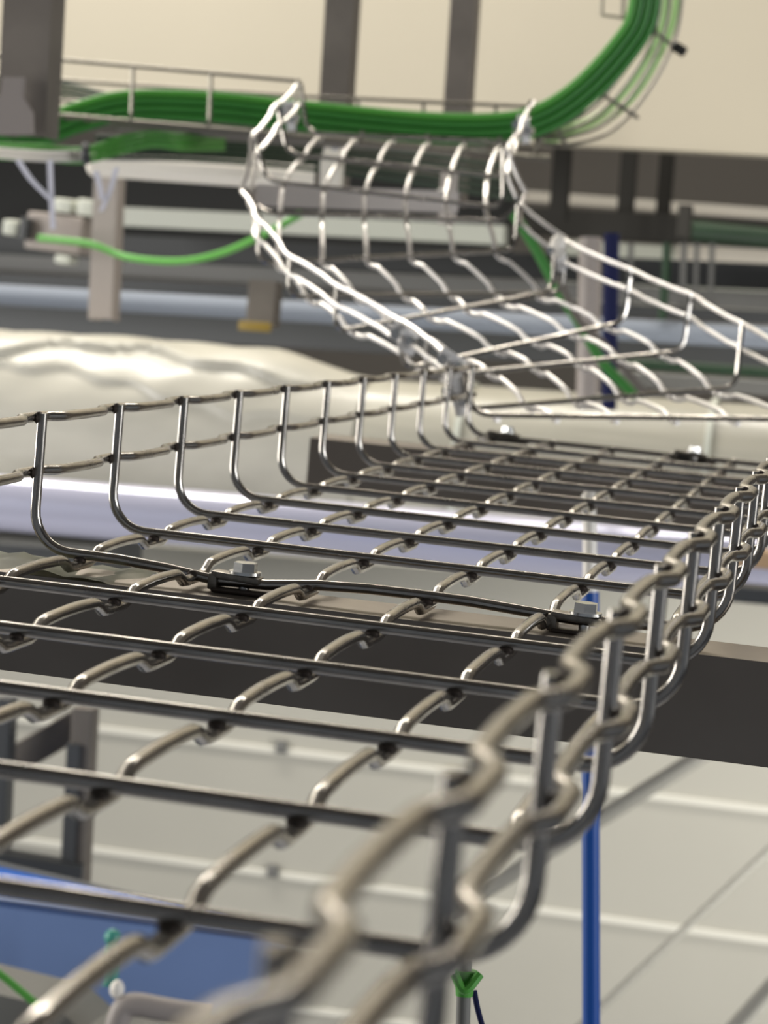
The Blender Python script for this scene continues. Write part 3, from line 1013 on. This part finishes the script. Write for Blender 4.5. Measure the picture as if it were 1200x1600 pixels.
# diagonal rods standing in for shadow lines on the panelled wall
for (a, b, w, d, lab) in (((700, 1428), (1250, 1084), 26, 3.6, 'broad grey rod drawn for a shadow line slanting up under the near strut at the right'),
                          ((800, 1704), (1420, 1124), 13, 3.9, 'thin grey rod drawn for a shadow line slanting across the panelled wall at the right'),
                          ((1000, 1774), (1420, 1305), 30, 3.4, 'grey rod drawn for a shadow line cutting the lower right corner')):
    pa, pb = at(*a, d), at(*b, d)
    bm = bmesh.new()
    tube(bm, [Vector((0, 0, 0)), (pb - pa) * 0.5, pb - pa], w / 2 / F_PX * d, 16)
    tag(link_mesh('shadow_line_rod', bm, M_ROD, mw=Matrix.Translation(pa)), lab, 'rod', 'slanting shadow-line rods')

# ------------------------------------------------------------------ the room
def struct(name, bm, m, mw=None, label=None):
    o = link_mesh(name, bm, m, mw=mw, smooth=False)
    o['kind'] = 'structure'
    return o


YW = 4.35
# lower panelled wall
bm = bmesh.new()
zt_ = aty(600, 890, YW).z
box(bm, (0.2, YW + 0.05, zt_ / 2), (7.0, 0.1, zt_))
struct('wall_back', bm, M_WALL_G)
for i, (y150, y1200) in enumerate(((1138, 1266), (1328, 1470), (1530, 1680))):
    bm = bmesh.new()
    a, b = aty(-900, y150 - 1050 * (y1200 - y150) / 1050, YW - 0.004), aty(2000, y1200 + 800 * (y1200 - y150) / 1050, YW - 0.004)
    extrude(bm, rect(0.008, pxm(YW, 11), 0.001), a, b)
    struct('trim_%d' % (i + 1), bm, M_SEAM)
for px, py, lab in ((440, 1167, 'upper'), (427, 1361, 'lower')):
    bm = bmesh.new()
    box(bm, (0, 0, 0), (pxm(YW, 17), 0.02, pxm(YW, 20)), None, 0.003)
    tag(link_mesh('panel_fastener', bm, M_MID, mw=Matrix.Translation(aty(px, py, YW - 0.012))), 'small dark square fastener on the %s seam of the panelled wall' % lab, 'fastener', 'panel fasteners')

# hanging cream wall above
YC = 3.95
za, zb_ = aty(200, 170, YC).z, aty(1200, 243, YC).z
bm = bmesh.new()
zl = aty(1000, 232, YC).z
box(bm, (0.0, YC + 0.06, (zl + CEIL) / 2), (9.0, 0.12, CEIL - zl))
struct('wall_upper', bm, M_WALL_C)
# far dim wall
bm = bmesh.new()
box(bm, (0, 9.0, CEIL / 2), (14, 0.1, CEIL))
struct('wall_far', bm, M_WALL_B)
bm = bmesh.new()
box(bm, (0, 2.5, -0.05), (14, 14, 0.1))
struct('floor', bm, M_FLOOR)
bm = bmesh.new()
box(bm, (1.45, 5.2, CEIL / 2), (0.1, 7.4, CEIL))
struct('wall_added_dark', bm, M_WALL_D)  # unseen dark wall added so the tray wires mirror something dark
bm = bmesh.new()
box(bm, (0, 2.5, CEIL + 0.05), (14, 14, 0.1))
struct('ceiling', bm, M_CEIL)

# dark mass of services behind the left cables
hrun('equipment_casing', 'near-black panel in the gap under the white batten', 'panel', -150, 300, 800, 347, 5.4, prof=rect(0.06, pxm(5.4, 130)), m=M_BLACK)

# ------------------------------------------------------------------ light
w = bpy.data.worlds.new('world')
S.world = w
w.use_nodes = True
w.node_tree.nodes['Background'].inputs[0].default_value = (0.80, 0.88, 1.0, 1)
w.node_tree.nodes['Background'].inputs[1].default_value = 0.12


def area(name, loc, rot, sx, sy, power, col):
    l = bpy.data.lights.new(name, 'AREA')
    l.shape = 'RECTANGLE'
    l.size, l.size_y = sx, sy
    l.energy = power
    l.color = col
    o = bpy.data.objects.new(name, l)
    COL.objects.link(o)
    o.location = loc
    o.rotation_euler = rot
    return o


WARM = (1.0, 0.945, 0.85)
area('ceiling_lamp', (-1.95, 3.15, CEIL - 0.1), (0, 0, 0), 6.1, 0.22, 72, WARM)
area('ceiling_lamp', (-1.6, 3.3, 4.3), (math.radians(-30), math.radians(-25), 0), 1.2, 0.5, 26, WARM)
area('side_fill', (3.4, -0.2, 3.0), (math.radians(80), 0, math.radians(60)), 1.6, 1.6, 55, (0.95, 0.97, 1.0))  # unseen fill added to brighten duct and wires from the right
area('side_fill', (-3.2, 0.6, 2.65), (math.radians(88), 0, math.radians(-70)), 1.8, 2.0, 70, (1.0, 0.97, 0.92))  # unseen fill added for bright left edges on the tray uprights
area('lower_wall_fill', (1.05, 2.3, 1.5), (math.radians(80), 0, math.radians(20)), 0.5, 0.9, 32, (1.0, 0.97, 0.90))  # unseen fill added to brighten the lower right wall
area('rear_fill', (0.0, 4.35, CEIL - 0.15), (math.radians(30), 0, 0), 8.0, 0.25, 48, WARM)  # unseen fill added to brighten the strips behind the cream wall

S.view_settings.view_transform = 'Standard'
S.view_settings.look = 'None'
S.view_settings.gamma = 1
S.view_settings.use_curve_mapping = False
S.view_settings.exposure = 0.6
